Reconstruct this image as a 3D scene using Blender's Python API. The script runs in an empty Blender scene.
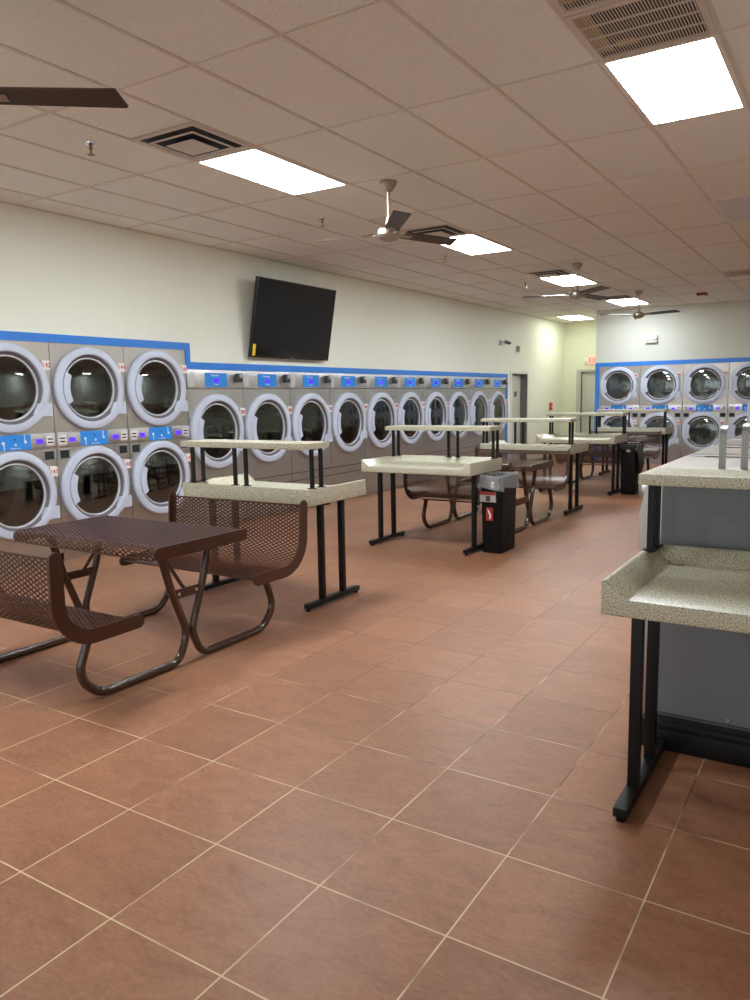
import bpy, bmesh, math, random
from mathutils import Vector, Matrix
random.seed(7)
PI = math.pi
scene = bpy.context.scene
COL = scene.collection
CEIL = 3.346
OX, OY = -0.678, 1.8247          # ceiling grid origin
GX, GY = 0.6096, 1.2192
TILE = 0.4572
XW = -4.74                        # left wall face
YB = 15.93                        # back wall face
YC = 18.35                        # corridor end

# ------------------------------------------------------------------ materials
def mat(name, col, rough=0.5, metal=0.0, spec=0.5, emit=None, estr=0.0, coat=0.0):
    m = bpy.data.materials.new(name); m.use_nodes = True
    b = m.node_tree.nodes['Principled BSDF']
    b.inputs['Base Color'].default_value = (*col, 1)
    b.inputs['Roughness'].default_value = rough
    b.inputs['Metallic'].default_value = metal
    b.inputs['Specular IOR Level'].default_value = spec
    b.inputs['Coat Weight'].default_value = coat
    if emit:
        b.inputs['Emission Color'].default_value = (*emit, 1)
        b.inputs['Emission Strength'].default_value = estr
    return m

def nodes_of(m):
    nt = m.node_tree
    return nt, nt.nodes, nt.links, nt.nodes['Principled BSDF']

def N(nt, typ, **kw):
    n = nt.nodes.new(typ)
    for k, v in kw.items():
        setattr(n, k, v)
    return n

def math_node(nt, op, a, b=None, c=None):
    n = nt.nodes.new('ShaderNodeMath'); n.operation = op
    for i, v in enumerate((a, b, c)):
        if v is None: continue
        if isinstance(v, (int, float)): n.inputs[i].default_value = v
        else: nt.links.new(v, n.inputs[i])
    return n.outputs[0]

def mixcol(nt, fac, a, b, blend='MIX'):
    n = nt.nodes.new('ShaderNodeMix'); n.data_type = 'RGBA'; n.blend_type = blend
    for sock, v in ((n.inputs[0], fac), (n.inputs[6], a), (n.inputs[7], b)):
        if isinstance(v, (int, float)): sock.default_value = v
        elif isinstance(v, tuple): sock.default_value = (*v, 1)
        else: nt.links.new(v, sock)
    return n.outputs[2]

def noise(nt, scale, detail=3, rough=0.55, vec=None):
    n = nt.nodes.new('ShaderNodeTexNoise')
    n.inputs['Scale'].default_value = scale; n.inputs['Detail'].default_value = detail
    n.inputs['Roughness'].default_value = rough
    if vec is not None: nt.links.new(vec, n.inputs['Vector'])
    return n

def ramp(nt, fac, stops):
    n = nt.nodes.new('ShaderNodeValToRGB')
    el = n.color_ramp.elements
    while len(el) < len(stops): el.new(0.5)
    for e, (p, c) in zip(el, stops):
        e.position = p; e.color = (*c, 1)
    nt.links.new(fac, n.inputs[0])
    return n.outputs[0]

def bump(nt, b, height, strength=0.2, dist=0.01):
    n = nt.nodes.new('ShaderNodeBump'); n.inputs['Strength'].default_value = strength
    n.inputs['Distance'].default_value = dist
    nt.links.new(height, n.inputs['Height']); nt.links.new(n.outputs[0], b.inputs['Normal'])

def make_floor_mat():
    m = mat('terracotta_tile', (.25, .13, .08), .4)
    nt, nd, ln, b = nodes_of(m)
    geo = N(nt, 'ShaderNodeNewGeometry')
    sep = N(nt, 'ShaderNodeSeparateXYZ'); ln.new(geo.outputs['Position'], sep.inputs[0])
    masks, cells = [], []
    for ax in (0, 1):
        t = math_node(nt, 'DIVIDE', sep.outputs[ax], TILE)
        cells.append(math_node(nt, 'FLOOR', t))
        fr = math_node(nt, 'FRACT', t)
        d = math_node(nt, 'MINIMUM', fr, math_node(nt, 'SUBTRACT', 1.0, fr))
        masks.append(math_node(nt, 'MULTIPLY', d, TILE))
    dist = math_node(nt, 'MINIMUM', masks[0], masks[1])
    wob = noise(nt, 9, 2, .5, geo.outputs['Position'])
    grw = math_node(nt, 'MULTIPLY_ADD', wob.outputs[0], 0.0012, 0.0014)
    g = N(nt, 'ShaderNodeMapRange'); g.interpolation_type = 'SMOOTHSTEP'
    ln.new(dist, g.inputs[0]); ln.new(grw, g.inputs[1])
    ln.new(math_node(nt, 'ADD', grw, 0.0014), g.inputs[2])
    comb = N(nt, 'ShaderNodeCombineXYZ'); ln.new(cells[0], comb.inputs[0]); ln.new(cells[1], comb.inputs[1])
    wn = N(nt, 'ShaderNodeTexWhiteNoise'); ln.new(comb.outputs[0], wn.inputs[0])
    # per-tile offset of the marbling
    off = N(nt, 'ShaderNodeVectorMath', operation='MULTIPLY_ADD')
    ln.new(wn.outputs['Color'], off.inputs[0]); off.inputs[1].default_value = (7, 7, 7)
    ln.new(geo.outputs['Position'], off.inputs[2])
    st = N(nt, 'ShaderNodeMapping'); st.inputs['Scale'].default_value = (1.0, 1.9, 1); st.inputs['Rotation'].default_value = (0, 0, .6)
    ln.new(off.outputs[0], st.inputs[0])
    n1 = noise(nt, 5.5, 8, .68, st.outputs[0]); n1.inputs['Distortion'].default_value = .9
    n2 = noise(nt, 45, 6, .6, st.outputs[0])
    c1 = ramp(nt, n1.outputs[0], [(.25, (.200, .086, .044)), (.5, (.292, .131, .069)), (.78, (.385, .188, .104))])
    c2 = mixcol(nt, .30, c1, ramp(nt, n2.outputs[0], [(.3, (.15, .060, .031)), (.7, (.40, .196, .110))]))
    var = math_node(nt, 'MULTIPLY_ADD', wn.outputs['Value'], .18, .90)
    vc = N(nt, 'ShaderNodeCombineColor')
    for i in range(3): ln.new(var, vc.inputs[i])
    c3 = mixcol(nt, 1.0, c2, vc.outputs[0], 'MULTIPLY')
    # scuffs
    n3 = noise(nt, 13, 4, .7, geo.outputs['Position'])
    sc = ramp(nt, n3.outputs[0], [(.68, (0, 0, 0)), (.73, (1, 1, 1))])
    c4 = mixcol(nt, math_node(nt, 'MULTIPLY', sc, .30), c3, (.07, .04, .03))
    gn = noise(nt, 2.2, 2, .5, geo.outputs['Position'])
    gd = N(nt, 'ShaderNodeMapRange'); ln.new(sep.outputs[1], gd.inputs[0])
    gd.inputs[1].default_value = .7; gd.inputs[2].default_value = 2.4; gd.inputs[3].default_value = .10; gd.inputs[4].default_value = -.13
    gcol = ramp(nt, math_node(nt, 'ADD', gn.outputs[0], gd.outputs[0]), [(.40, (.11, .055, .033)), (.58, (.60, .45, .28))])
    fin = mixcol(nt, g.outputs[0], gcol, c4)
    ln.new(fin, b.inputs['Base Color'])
    rr = N(nt, 'ShaderNodeMapRange'); ln.new(n1.outputs[0], rr.inputs[0])
    rr.inputs[3].default_value = .34; rr.inputs[4].default_value = .50
    ln.new(rr.outputs[0], b.inputs['Roughness'])
    hgt = math_node(nt, 'MULTIPLY_ADD', n2.outputs[0], .12, g.outputs[0])
    bump(nt, b, hgt, .18, .004)
    b.inputs['Specular IOR Level'].default_value = .27
    return m

def make_ceiling_mat():
    m = mat('acoustic_tile', (.70, .66, .60), .95)
    nt, nd, ln, b = nodes_of(m)
    geo = N(nt, 'ShaderNodeNewGeometry')
    n1 = noise(nt, 95, 4, .7, geo.outputs['Position'])
    n0 = noise(nt, .7, 2, .5, geo.outputs['Position'])
    c = ramp(nt, n1.outputs[0], [(.32, (.64, .61, .56)), (.44, (.82, .80, .745)), (.7, (.86, .845, .79))])
    ln.new(c, b.inputs['Base Color'])
    bump(nt, b, n1.outputs[0], .25, .004)
    return m

def make_wall_mat(name, col, stripe=True):
    m = mat(name, col, .55)
    nt, nd, ln, b = nodes_of(m)
    geo = N(nt, 'ShaderNodeNewGeometry')
    mp = N(nt, 'ShaderNodeMapping'); mp.inputs['Scale'].default_value = (5, 5, .35)
    ln.new(geo.outputs['Position'], mp.inputs[0])
    n1 = noise(nt, 1.6, 3, .5, mp.outputs[0])
    c = ramp(nt, n1.outputs[0], [(.3, tuple(v * .985 for v in col)), (.7, col)])
    ln.new(c, b.inputs['Base Color'])
    n2 = noise(nt, 120, 2, .5, geo.outputs['Position'])
    bump(nt, b, n2.outputs[0], .06, .003)
    b.inputs['Specular IOR Level'].default_value = .35
    return m

def make_steel(name, col, rough, axis_scale=(120, 120, 1.5)):
    m = mat(name, col, rough, 1.0)
    nt, nd, ln, b = nodes_of(m)
    tc = N(nt, 'ShaderNodeTexCoord')
    mp = N(nt, 'ShaderNodeMapping'); mp.inputs['Scale'].default_value = axis_scale
    ln.new(tc.outputs['Object'], mp.inputs[0])
    n1 = noise(nt, 1.0, 4, .6, mp.outputs[0])
    c = ramp(nt, n1.outputs[0], [(.3, tuple(v * .9 for v in col)), (.7, tuple(min(1, v * 1.06) for v in col))])
    ln.new(c, b.inputs['Base Color'])
    rr = N(nt, 'ShaderNodeMapRange'); ln.new(n1.outputs[0], rr.inputs[0])
    rr.inputs[3].default_value = rough - .06; rr.inputs[4].default_value = rough + .08
    ln.new(rr.outputs[0], b.inputs['Roughness'])
    bump(nt, b, n1.outputs[0], .03, .002)
    return m

def make_granite(name):
    m = mat(name, (.6, .55, .42), .33)
    nt, nd, ln, b = nodes_of(m)
    tc = N(nt, 'ShaderNodeTexCoord')
    n1 = noise(nt, 150, 3, .7, tc.outputs['Object'])
    n2 = noise(nt, 300, 2, .6, tc.outputs['Object'])
    c1 = ramp(nt, n1.outputs[0], [(.38, (.07, .06, .04)), (.46, (.36, .335, .235)), (.56, (.62, .59, .44)), (.68, (.82, .79, .64))])
    c2 = ramp(nt, n2.outputs[0], [(.36, (.16, .145, .10)), (.50, (.58, .555, .42)), (.64, (.84, .81, .66))])
    ln.new(mixcol(nt, .45, c1, c2), b.inputs['Base Color'])
    return m

def make_glass(name):
    m = bpy.data.materials.new(name); m.use_nodes = True
    nt = m.node_tree; nt.nodes.clear()
    out = N(nt, 'ShaderNodeOutputMaterial')
    tr = N(nt, 'ShaderNodeBsdfTransparent'); tr.inputs[0].default_value = (.40, .45, .44, 1)
    gl = N(nt, 'ShaderNodeBsdfGlossy'); gl.inputs['Roughness'].default_value = .03
    gl.inputs[0].default_value = (.88, .95, .96, 1)
    fr = N(nt, 'ShaderNodeFresnel'); fr.inputs[0].default_value = 2.25
    mx = N(nt, 'ShaderNodeMixShader')
    nt.links.new(fr.outputs[0], mx.inputs[0]); nt.links.new(tr.outputs[0], mx.inputs[1]); nt.links.new(gl.outputs[0], mx.inputs[2])
    nt.links.new(mx.outputs[0], out.inputs[0])
    return m

def make_liner(name):
    m = bpy.data.materials.new(name); m.use_nodes = True
    nt = m.node_tree; nt.nodes.clear()
    out = N(nt, 'ShaderNodeOutputMaterial')
    tr = N(nt, 'ShaderNodeBsdfTransparent'); tr.inputs[0].default_value = (.9, .9, .9, 1)
    gl = N(nt, 'ShaderNodeBsdfPrincipled'); gl.inputs['Roughness'].default_value = .22
    gl.inputs['Base Color'].default_value = (.75, .76, .78, 1)
    mx = N(nt, 'ShaderNodeMixShader'); mx.inputs[0].default_value = .30
    nt.links.new(tr.outputs[0], mx.inputs[1]); nt.links.new(gl.outputs[0], mx.inputs[2])
    nt.links.new(mx.outputs[0], out.inputs[0])
    return m

M = dict(
    floor=make_floor_mat(), ceiling=make_ceiling_mat(),
    tbar=mat('ceiling_grid_paint', (.66, .60, .53), .5),
    wall=make_wall_mat('cream_wall_paint', (.86, .875, .775)),
    wall_far=make_wall_mat('corridor_wall_paint', (.78, .79, .62)),
    wall_back=make_wall_mat('shaded_wall_paint', (.66, .67, .595)),  # same paint as the other walls, darkened for the duller light here
    blue=mat('blue_trim', (.035, .22, .72), .35),
    steel=make_steel('brushed_steel', (.60, .575, .54), .34),
    steel_dark=make_steel('darker_brushed_steel', (.56, .55, .53), .42),
    panel=make_steel('control_panel_steel', (.74, .74, .75), .36, (3, 3, 60)),
    ring=mat('pale_lavender_plastic', (.56, .61, .74), .36),
    gasket=mat('grey_mauve_gasket', (.16, .14, .15), .45),
    lip=mat('pale_inner_lip', (.62, .64, .70), .25),
    glass=make_glass('tinted_door_glass'),
    drum=make_steel('drum_steel', (.50, .51, .50), .30, (20, 20, 20)),
    bluepanel=mat('blue_panel_film', (.03, .26, .78), .3),
    screen=mat('violet_blue_display', (.02, .01, .35), .2, emit=(.10, .03, 1.0), estr=1.3),
    white=mat('white_plastic', (.80, .80, .80), .4),
    black=mat('black_enamel', (.006, .006, .0065), .42, 0, .3),
    blackplastic=mat('black_plastic', (.006, .006, .0065), .5, 0, .2),
    dark=mat('dark_void', (.010, .010, .010), .7),
    coin=mat('grey_coin_box', (.05, .05, .05), .4),
    coinface=mat('pale_coin_face', (.45, .45, .46), .35, .6),
    red=mat('red_ink', (.62, .02, .03), .5),
    darkred=mat('dark_red_print', (.30, .025, .02), .5),
    tag=mat('white_sticker', (.80, .76, .76), .5),
    brown=mat('brown_vinyl_coating', (.062, .021, .012), .28, 0, .5),
    tube=mat('brown_enamel_tube', (.052, .022, .012), .16, 0, .6, coat=.4),
    granite=make_granite('speckled_beige_laminate'),
    nickel=mat('brushed_nickel', (.46, .40, .34), .42, 1.0),
    bladetop=mat('dark_walnut_blade', (.050, .032, .024), .38),
    grille=mat('grille_paint', (.62, .54, .48), .5),
    insul=mat('yellow_insulation', (.48, .34, .08), .9),
    lightpanel=mat('light_diffuser', (1, 1, 1), .5, emit=(.90, .97, 1.0), estr=44.0),
    offpanel=mat('unlit_diffuser', (.66, .65, .66), .4),
    lightpanel_dim=mat('corridor_light_diffuser', (1, 1, 1), .5, emit=(.95, 1.0, .86), estr=12.0),
    lightpanel_near=mat('near_light_diffuser', (1, 1, 1), .5, emit=(.90, .97, 1.0), estr=58.0),
    lightpanel_mid=mat('back_light_diffuser', (1, 1, 1), .5, emit=(.90, .97, 1.0), estr=30.0),
    lightframe=mat('light_frame_paint', (.80, .76, .70), .4),
    tv=mat('glossy_tv_screen', (.003, .004, .008), .10, 0, .6),
    tvcase=mat('black_tv_case', (.010, .010, .011), .35),
    yellow=mat('yellow_sticker', (.85, .62, .02), .5),
    door=mat('grey_door_paint', (.42, .42, .36), .45),
    frame=mat('grey_frame_paint', (.50, .50, .45), .45),
    framewhite=mat('pale_frame_paint', (.80, .79, .72), .45),
    sign=mat('exit_sign_face', (.85, .55, .50), .4, emit=(1.0, .30, .22), estr=.35),
    washer_side=mat('blue_grey_cabinet', (.175, .185, .20), .42),
    washer_front=make_steel('washer_front_steel', (.50, .48, .46), .36),
    washer_top=make_steel('washer_top_steel', (.78, .75, .70), .30, (3, 60, 3)),
    chrome=mat('chrome_strip', (.82, .82, .84), .12, 1.0),
    greyplate=mat('satin_grey_plate', (.30, .30, .29), .4, .3),
    liner=make_liner('clear_bin_liner'),
    bagblack=mat('black_plastic_bag', (.010, .010, .011), .25),
    bolt=mat('zinc_bolt', (.7, .68, .64), .3, 1.0),
)

# ------------------------------------------------------------------ mesh helpers
def new_mesh(name, bm, m, smooth=True):
    me = bpy.data.meshes.new(name)
    bmesh.ops.recalc_face_normals(bm, faces=bm.faces)
    bm.to_mesh(me); bm.free()
    ms = m if isinstance(m, (list, tuple)) else [m]
    for x in ms: me.materials.append(x)
    if smooth:
        me.polygons.foreach_set('use_smooth', [True] * len(me.polygons))
        me.set_sharp_from_angle(angle=math.radians(32))
    return me

def obj(name, bm, m, parent=None, loc=None, smooth=True):
    me = new_mesh(name, bm, m, smooth) if isinstance(bm, bmesh.types.BMesh) else bm
    o = bpy.data.objects.new(name, me); COL.objects.link(o)
    if parent is not None: o.parent = parent
    if loc: o.location = loc
    return o

def thing(name, label, cat, loc=(0, 0, 0), rotz=0, group=None):
    o = bpy.data.objects.new(name, None); COL.objects.link(o)
    o.empty_display_size = .1
    o.location = loc; o.rotation_euler = (0, 0, rotz)
    o['label'] = label; o['category'] = cat
    if group: o['group'] = group
    return o

def tag(o, label, cat, group=None):
    o['label'] = label; o['category'] = cat
    if group: o['group'] = group
    return o

def struct(name, bm, m, parent=None, smooth=False):
    o = obj(name, bm, m, parent, smooth=smooth)
    if parent is None: o['kind'] = 'structure'
    return o

def kids(o): return [c for c in bpy.data.objects if c.parent == o]

KMAP = {}
def copy_tree(o, parent=None):
    c = o.copy(); COL.objects.link(c); c.parent = parent
    for ch in list(o.children): copy_tree(ch, c)
    return c

def dup(root, loc, rotz, label, group=None):
    c = copy_tree(root); c.location = loc; c.rotation_euler = (0, 0, rotz); c['label'] = label
    if group: c['group'] = group
    return c

def find(o, name):
    return [c for c in o.children if c.name.split('.')[0] == name]

def B(): return bmesh.new()

def box(bm, x0, x1, y0, y1, z0, z1, bev=0.0, seg=2, mi=0):
    vs = [bm.verts.new((x, y, z)) for x in (x0, x1) for y in (y0, y1) for z in (z0, z1)]
    fs = []
    for a in ((0, 1, 3, 2), (4, 6, 7, 5), (0, 4, 5, 1), (2, 3, 7, 6), (0, 2, 6, 4), (1, 5, 7, 3)):
        f = bm.faces.new([vs[i] for i in a]); f.material_index = mi; fs.append(f)
    if bev:
        es = list({e for f in fs for e in f.edges})
        bmesh.ops.bevel(bm, geom=es, offset=bev, segments=seg, affect='EDGES', profile=.6, material=-1)
    return bm

def obox(bm, M4, sx, sy, sz, bev=0.0):
    tmp = bmesh.new(); box(tmp, -sx / 2, sx / 2, -sy / 2, sy / 2, -sz / 2, sz / 2, bev)
    bmesh.ops.transform(tmp, matrix=M4, verts=tmp.verts)
    merge(bm, tmp)

def merge(bm, tmp):
    me = bpy.data.meshes.new('tmp'); tmp.to_mesh(me); tmp.free(); bm.from_mesh(me); bpy.data.meshes.remove(me)

def lathe(bm, prof, axis='Z', c=(0, 0, 0), seg=32, mi=0, cap0=False, cap1=False):
    """prof: list of (r, t) with t along the axis"""
    rings = []
    for r, t in prof:
        ring = []
        n = 1 if r < 1e-6 else seg
        for k in range(n):
            a = 2 * PI * k / seg
            u, v = r * math.cos(a), r * math.sin(a)
            p = {'Z': (u, v, t), 'Y': (u, t, v), 'X': (t, u, v)}[axis]
            ring.append(bm.verts.new((p[0] + c[0], p[1] + c[1], p[2] + c[2])))
        rings.append(ring)
    for a, b in zip(rings, rings[1:]):
        for k in range(seg):
            k2 = (k + 1) % seg
            if len(a) == 1 and len(b) == 1: continue
            if len(a) == 1: f = bm.faces.new((a[0], b[k], b[k2]))
            elif len(b) == 1: f = bm.faces.new((a[k], b[0], a[k2]))
            else: f = bm.faces.new((a[k], b[k], b[k2], a[k2]))
            f.material_index = mi
    if cap0 and len(rings[0]) > 2: bm.faces.new(rings[0])
    if cap1 and len(rings[-1]) > 2: bm.faces.new(rings[-1])
    return bm

def smooth_path(pts, n=8):
    pts = [Vector(p) for p in pts]
    P = [pts[0] * 2 - pts[1]] + pts + [pts[-1] * 2 - pts[-2]]
    out = []
    for i in range(1, len(P) - 2):
        p0, p1, p2, p3 = P[i - 1:i + 3]
        for k in range(n):
            t = k / n
            out.append(.5 * ((2 * p1) + (p2 - p0) * t + (2 * p0 - 5 * p1 + 4 * p2 - p3) * t * t + (3 * p1 - p0 - 3 * p2 + p3) * t ** 3))
    out.append(pts[-1])
    return out

def fillet_path(pts, rads, n=7):
    """polyline with rounded corners"""
    pts = [Vector(p) for p in pts]; out = [pts[0]]
    for i in range(1, len(pts) - 1):
        p, a, b = pts[i], pts[i - 1], pts[i + 1]
        da, db = (a - p), (b - p)
        la, lb = da.length, db.length
        da.normalize(); db.normalize()
        ang = da.angle(db)
        r = rads[i - 1] if isinstance(rads, (list, tuple)) else rads
        d = min(r / math.tan(ang / 2), la * .49, lb * .49)
        r = d * math.tan(ang / 2)
        bis = (da + db).normalized(); cc = p + bis * (r / math.sin(ang / 2))
        s, e = p + da * d - cc, p + db * d - cc
        tot = s.angle(e)
        for k in range(n + 1):
            t = k / n
            v = (s * math.sin((1 - t) * tot) + e * math.sin(t * tot)) / math.sin(tot)
            out.append(cc + v)
    out.append(pts[-1])
    return out

def tube(bm, path, r, seg=10, caps=True, mi=0):
    path = [Vector(p) for p in path]
    t0 = (path[1] - path[0]).normalized()
    up = Vector((0, 0, 1)) if abs(t0.z) < .9 else Vector((1, 0, 0))
    nrm = (up - t0 * up.dot(t0)).normalized()
    rings = []
    for i, p in enumerate(path):
        t = (path[min(i + 1, len(path) - 1)] - path[max(i - 1, 0)]).normalized()
        nrm = (nrm - t * nrm.dot(t)).normalized()
        bn = t.cross(nrm)
        rings.append([bm.verts.new(p + (nrm * math.cos(2 * PI * k / seg) + bn * math.sin(2 * PI * k / seg)) * r) for k in range(seg)])
    for a, b in zip(rings, rings[1:]):
        for k in range(seg):
            bm.faces.new((a[k], a[(k + 1) % seg], b[(k + 1) % seg], b[k])).material_index = mi
    if caps:
        bm.faces.new(rings[0]); bm.faces.new(rings[-1])
    return bm

def prism(bm, poly, axis, t0, t1, mi=0):
    """extrude polygon of 2D pts along axis: 'X' pts are (y,z); 'Y' pts (x,z); 'Z' pts (x,y)"""
    def P(u, v, t): return {'X': (t, u, v), 'Y': (u, t, v), 'Z': (u, v, t)}[axis]
    a = [bm.verts.new(P(u, v, t0)) for u, v in poly]
    b = [bm.verts.new(P(u, v, t1)) for u, v in poly]
    n = len(poly)
    for f in [bm.faces.new(a), bm.faces.new(b)] + [bm.faces.new((a[i], a[(i + 1) % n], b[(i + 1) % n], b[i])) for i in range(n)]:
        f.material_index = mi
    return bm

def band_poly(path, hw, ncap=6):
    """2D outline of a thick band with rounded ends around a 2D path"""
    path = [Vector((p[0], p[1])) for p in path]
    L, R = [], []
    for i, p in enumerate(path):
        t = (path[min(i + 1, len(path) - 1)] - path[max(i - 1, 0)]).normalized()
        n = Vector((-t.y, t.x))
        L.append(p + n * hw); R.append(p - n * hw)
    def cap(c, frm, sgn):
        v = frm - c; out = []
        for k in range(1, ncap):
            a = sgn * PI * k / ncap
            out.append(c + Vector((v.x * math.cos(a) - v.y * math.sin(a), v.x * math.sin(a) + v.y * math.cos(a))))
        return out
    return [tuple(v) for v in L + cap(path[-1], L[-1], -1) + R[::-1] + cap(path[0], R[0], -1)]

def text_mesh(s, size, m, ext=0.0006):
    cu = bpy.data.curves.new('txt', 'FONT'); cu.body = s; cu.size = size; cu.extrude = ext
    cu.align_x = 'CENTER'; cu.align_y = 'CENTER'; cu.resolution_u = 2
    o = bpy.data.objects.new('txt', cu); COL.objects.link(o)
    bpy.context.view_layer.update()
    dg = bpy.context.evaluated_depsgraph_get()
    me = bpy.data.meshes.new_from_object(o.evaluated_get(dg))
    bpy.data.objects.remove(o); bpy.data.curves.remove(cu)
    # stand it up: text in XY plane -> XZ plane facing -Y
    me.transform(Matrix.Rotation(PI / 2, 4, 'X'))
    me.materials.clear(); me.materials.append(m)
    return me

# ------------------------------------------------------------------ room shell
XR, YN = 6.2, -5.2
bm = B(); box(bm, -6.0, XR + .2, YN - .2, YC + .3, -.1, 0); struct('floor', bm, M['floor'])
bm = B(); box(bm, -6.0, XR + .2, YN - .2, YC + .3, CEIL + .006, CEIL + .12); struct('ceiling', bm, M['ceiling'])
# suspended grid: T-bars
bm = B()
w = .012
i0, i1 = math.ceil((XW - OX) / GX), math.floor((XR - OX) / GX)
j0, j1 = math.ceil((YN - OY) / GY), math.floor((YC - OY) / GY)
for i in range(i0, i1 + 1):
    x = OX + i * GX
    box(bm, x - w, x + w, YN, (YC if x < -3.2 else YB), CEIL, CEIL + .008)
for j in range(j0, j1 + 1):
    y = OY + j * GY
    box(bm, XW, (XR if y < YB else -3.2), y - w, y + w, CEIL + .0005, CEIL + .008)
box(bm, XW, XW + .022, YN, YC, CEIL - .004, CEIL + .008)
box(bm, -3.2, XR, YB - .022, YB, CEIL - .004, CEIL + .008)
struct('ceiling_grid', bm, M['tbar'])

TOPZ = CEIL + .01
# left wall: niches for the machines and the door opening
S0, S1, S2 = 2.395, 5.035, 14.49
D0, D1, DH = 14.82, 15.76, 2.02
bm = B()
box(bm, -5.75, XW, YN - .2, S0, 0, TOPZ)
box(bm, -5.75, XW, S0, S1, 2.14, TOPZ)
box(bm, -5.75, XW, S1, S2, 1.92, TOPZ)
box(bm, -5.75, XW, S2, D0, 0, TOPZ)
box(bm, -5.75, XW, D0, D1, DH, TOPZ)
box(bm, -5.75, XW, D1, YC + .2, 0, TOPZ)
box(bm, -5.85, -5.75, S0, D1, 0, TOPZ)
struct('wall_left', bm, M['wall'])
# back wall with a niche for the second bank of dryers
F0, F1 = -3.11, 0.43
bm = B()
box(bm, -3.2, F0, YB, YB + 1.0, 0, TOPZ)
box(bm, F0, F1, YB, YB + 1.0, 2.14, TOPZ)
box(bm, F1, XR + .2, YB, YB + 1.0, 0, TOPZ)
box(bm, F0, F1, YB + .95, YB + 1.0, 0, 2.14)
box(bm, -3.2, -3.1, YB + 1.0, YC, 0, TOPZ)
struct('wall_back', bm, M['wall_back'])
# corridor end wall with its door
C0, C1, CH = -4.27, -3.35, 2.10
bm = B()
box(bm, XW, C0, YC, YC + .2, 0, TOPZ)
box(bm, C0, C1, YC, YC + .2, CH, TOPZ)
box(bm, C1, -3.1, YC, YC + .2, 0, TOPZ)
struct('wall_corridor', bm, M['wall_far'])
bm = B(); box(bm, XR, XR + .2, YN - .2, YB, 0, TOPZ); struct('wall_right', bm, M['wall'])
# unseen shop front: open windows added to let daylight reach the ceiling, with mullions
bm = B()
box(bm, XW, XR, YN - .2, YN, 0, .12); box(bm, XW, XR, YN - .2, YN, 2.95, TOPZ)
box(bm, XW, -4.2, YN - .2, YN, .12, 2.95); box(bm, 5.7, XR, YN - .2, YN, .12, 2.95)
struct('wall_front', bm, M['wall'])
bm = B()
for k in range(8):
    x = -4.2 + 9.9 * k / 7; box(bm, x - .03, x + .03, YN - .12, YN - .04, .12, 2.95)
box(bm, -4.2, 5.7, YN - .12, YN - .04, 2.2, 2.26); box(bm, -4.2, 5.7, YN - .12, YN - .04, .12, .18); box(bm, -4.2, 5.7, YN - .12, YN - .04, 2.89, 2.95)
struct('added_window_1', bm, M['greyplate'])

# blue trim
bm = B()
t = .012
box(bm, XW, XW + t, S0 - .09, S1 + .068, 2.135, 2.215)
box(bm, XW, XW + t, S0 - .09, S0, 0, 2.135)
box(bm, XW, XW + t, S1 - .004, S1 + .068, 1.92, 2.135)
box(bm, XW, XW + t, S1 + .068, S2 + .09, 1.92, 2.0)
box(bm, XW, XW + t, S2, S2 + .09, 0, 1.92)
struct('trim_1', bm, M['blue'])
bm = B()
box(bm, -3.2, F1 + .09, YB - t, YB, 2.125, 2.215)
box(bm, -3.2, F0, YB - t, YB, 0, 2.125)
box(bm, F1, F1 + .09, YB - t, YB, 0, 2.125)
struct('trim_2', bm, M['blue'])

# door_1 in the left wall
bm = B()
for y0, y1 in ((D0 - .09, D0), (D1, D1 + .06)):
    box(bm, XW - .02, XW + .015, y0, y1, 0, DH + .06)
box(bm, XW - .02, XW + .015, D0, D1, DH, DH + .06)
d = struct('door_1', bm, M['framewhite']); d['kind'] = 'structure'
bm = B()
box(bm, XW - .30, XW - .02, D1 - .03, D1, 0, DH); box(bm, XW - .30, XW - .02, D0, D0 + .03, 0, DH); box(bm, XW - .30, XW - .02, D0, D1, DH - .03, DH)
obj('jamb', bm, mat('shaded_jamb', (.16, .16, .15), .45), d, smooth=False)  # dark colour carries the shadow inside the door reveal
HA = math.radians(8)
HM = Matrix.Translation((XW - .025, D0 + .032, 0)) @ Matrix.Rotation(HA, 4, 'Z')
bm = B(); box(bm, -.04, 0, 0, .87, .01, DH - .035); bmesh.ops.transform(bm, matrix=HM, verts=bm.verts); leaf = obj('door_leaf', bm, mat('pale_grey_door', (.60, .60, .54), .45), d, smooth=False)
bm = B(); box(bm, 0, .008, .30, .50, 1.50, 1.62); bmesh.ops.transform(bm, matrix=HM, verts=bm.verts); obj('door_plate', bm, M['coin'], leaf, smooth=False)
bm = B(); tube(bm, [(0, .80, 1.0), (.055, .80, 1.0), (.055, .69, 1.0)], .011); bmesh.ops.transform(bm, matrix=HM, verts=bm.verts); obj('door_handle', bm, M['chrome'], leaf)
# door_2 at the corridor end
bm = B()
box(bm, C0 - .12, C0, YC - .02, YC + .10, 0, CH + .06); box(bm, C1, C1 + .12, YC - .02, YC + .10, 0, CH + .06); box(bm, C0, C1, YC - .02, YC + .10, CH, CH + .06)
d2 = struct('door_2', bm, M['frame'])
bm = B(); box(bm, C0, C1, YC + .06, YC + .10, 0.01, CH); obj('door_leaf', bm, mat('pale_grey_green_door', (.55, .56, .47), .45), d2, smooth=False)
bm = B(); box(bm, C0 + .05, C1 - .05, YC + .015, YC + .06, .98, 1.05, .01); obj('push_bar', bm, M['greyplate'], d2)

# ------------------------------------------------------------------ stacked dryers
def arc_sector(bm, cx, cz, r0, r1, a0, a1, y0, y1, n=14):
    ra = [a0 + (a1 - a0) * k / n for k in range(n + 1)]
    poly = [(cx + r1 * math.cos(a), cz + r1 * math.sin(a)) for a in ra] + [(cx + r0 * math.cos(a), cz + r0 * math.sin(a)) for a in reversed(ra)]
    prism(bm, poly, 'Y', y0, y1)

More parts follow.
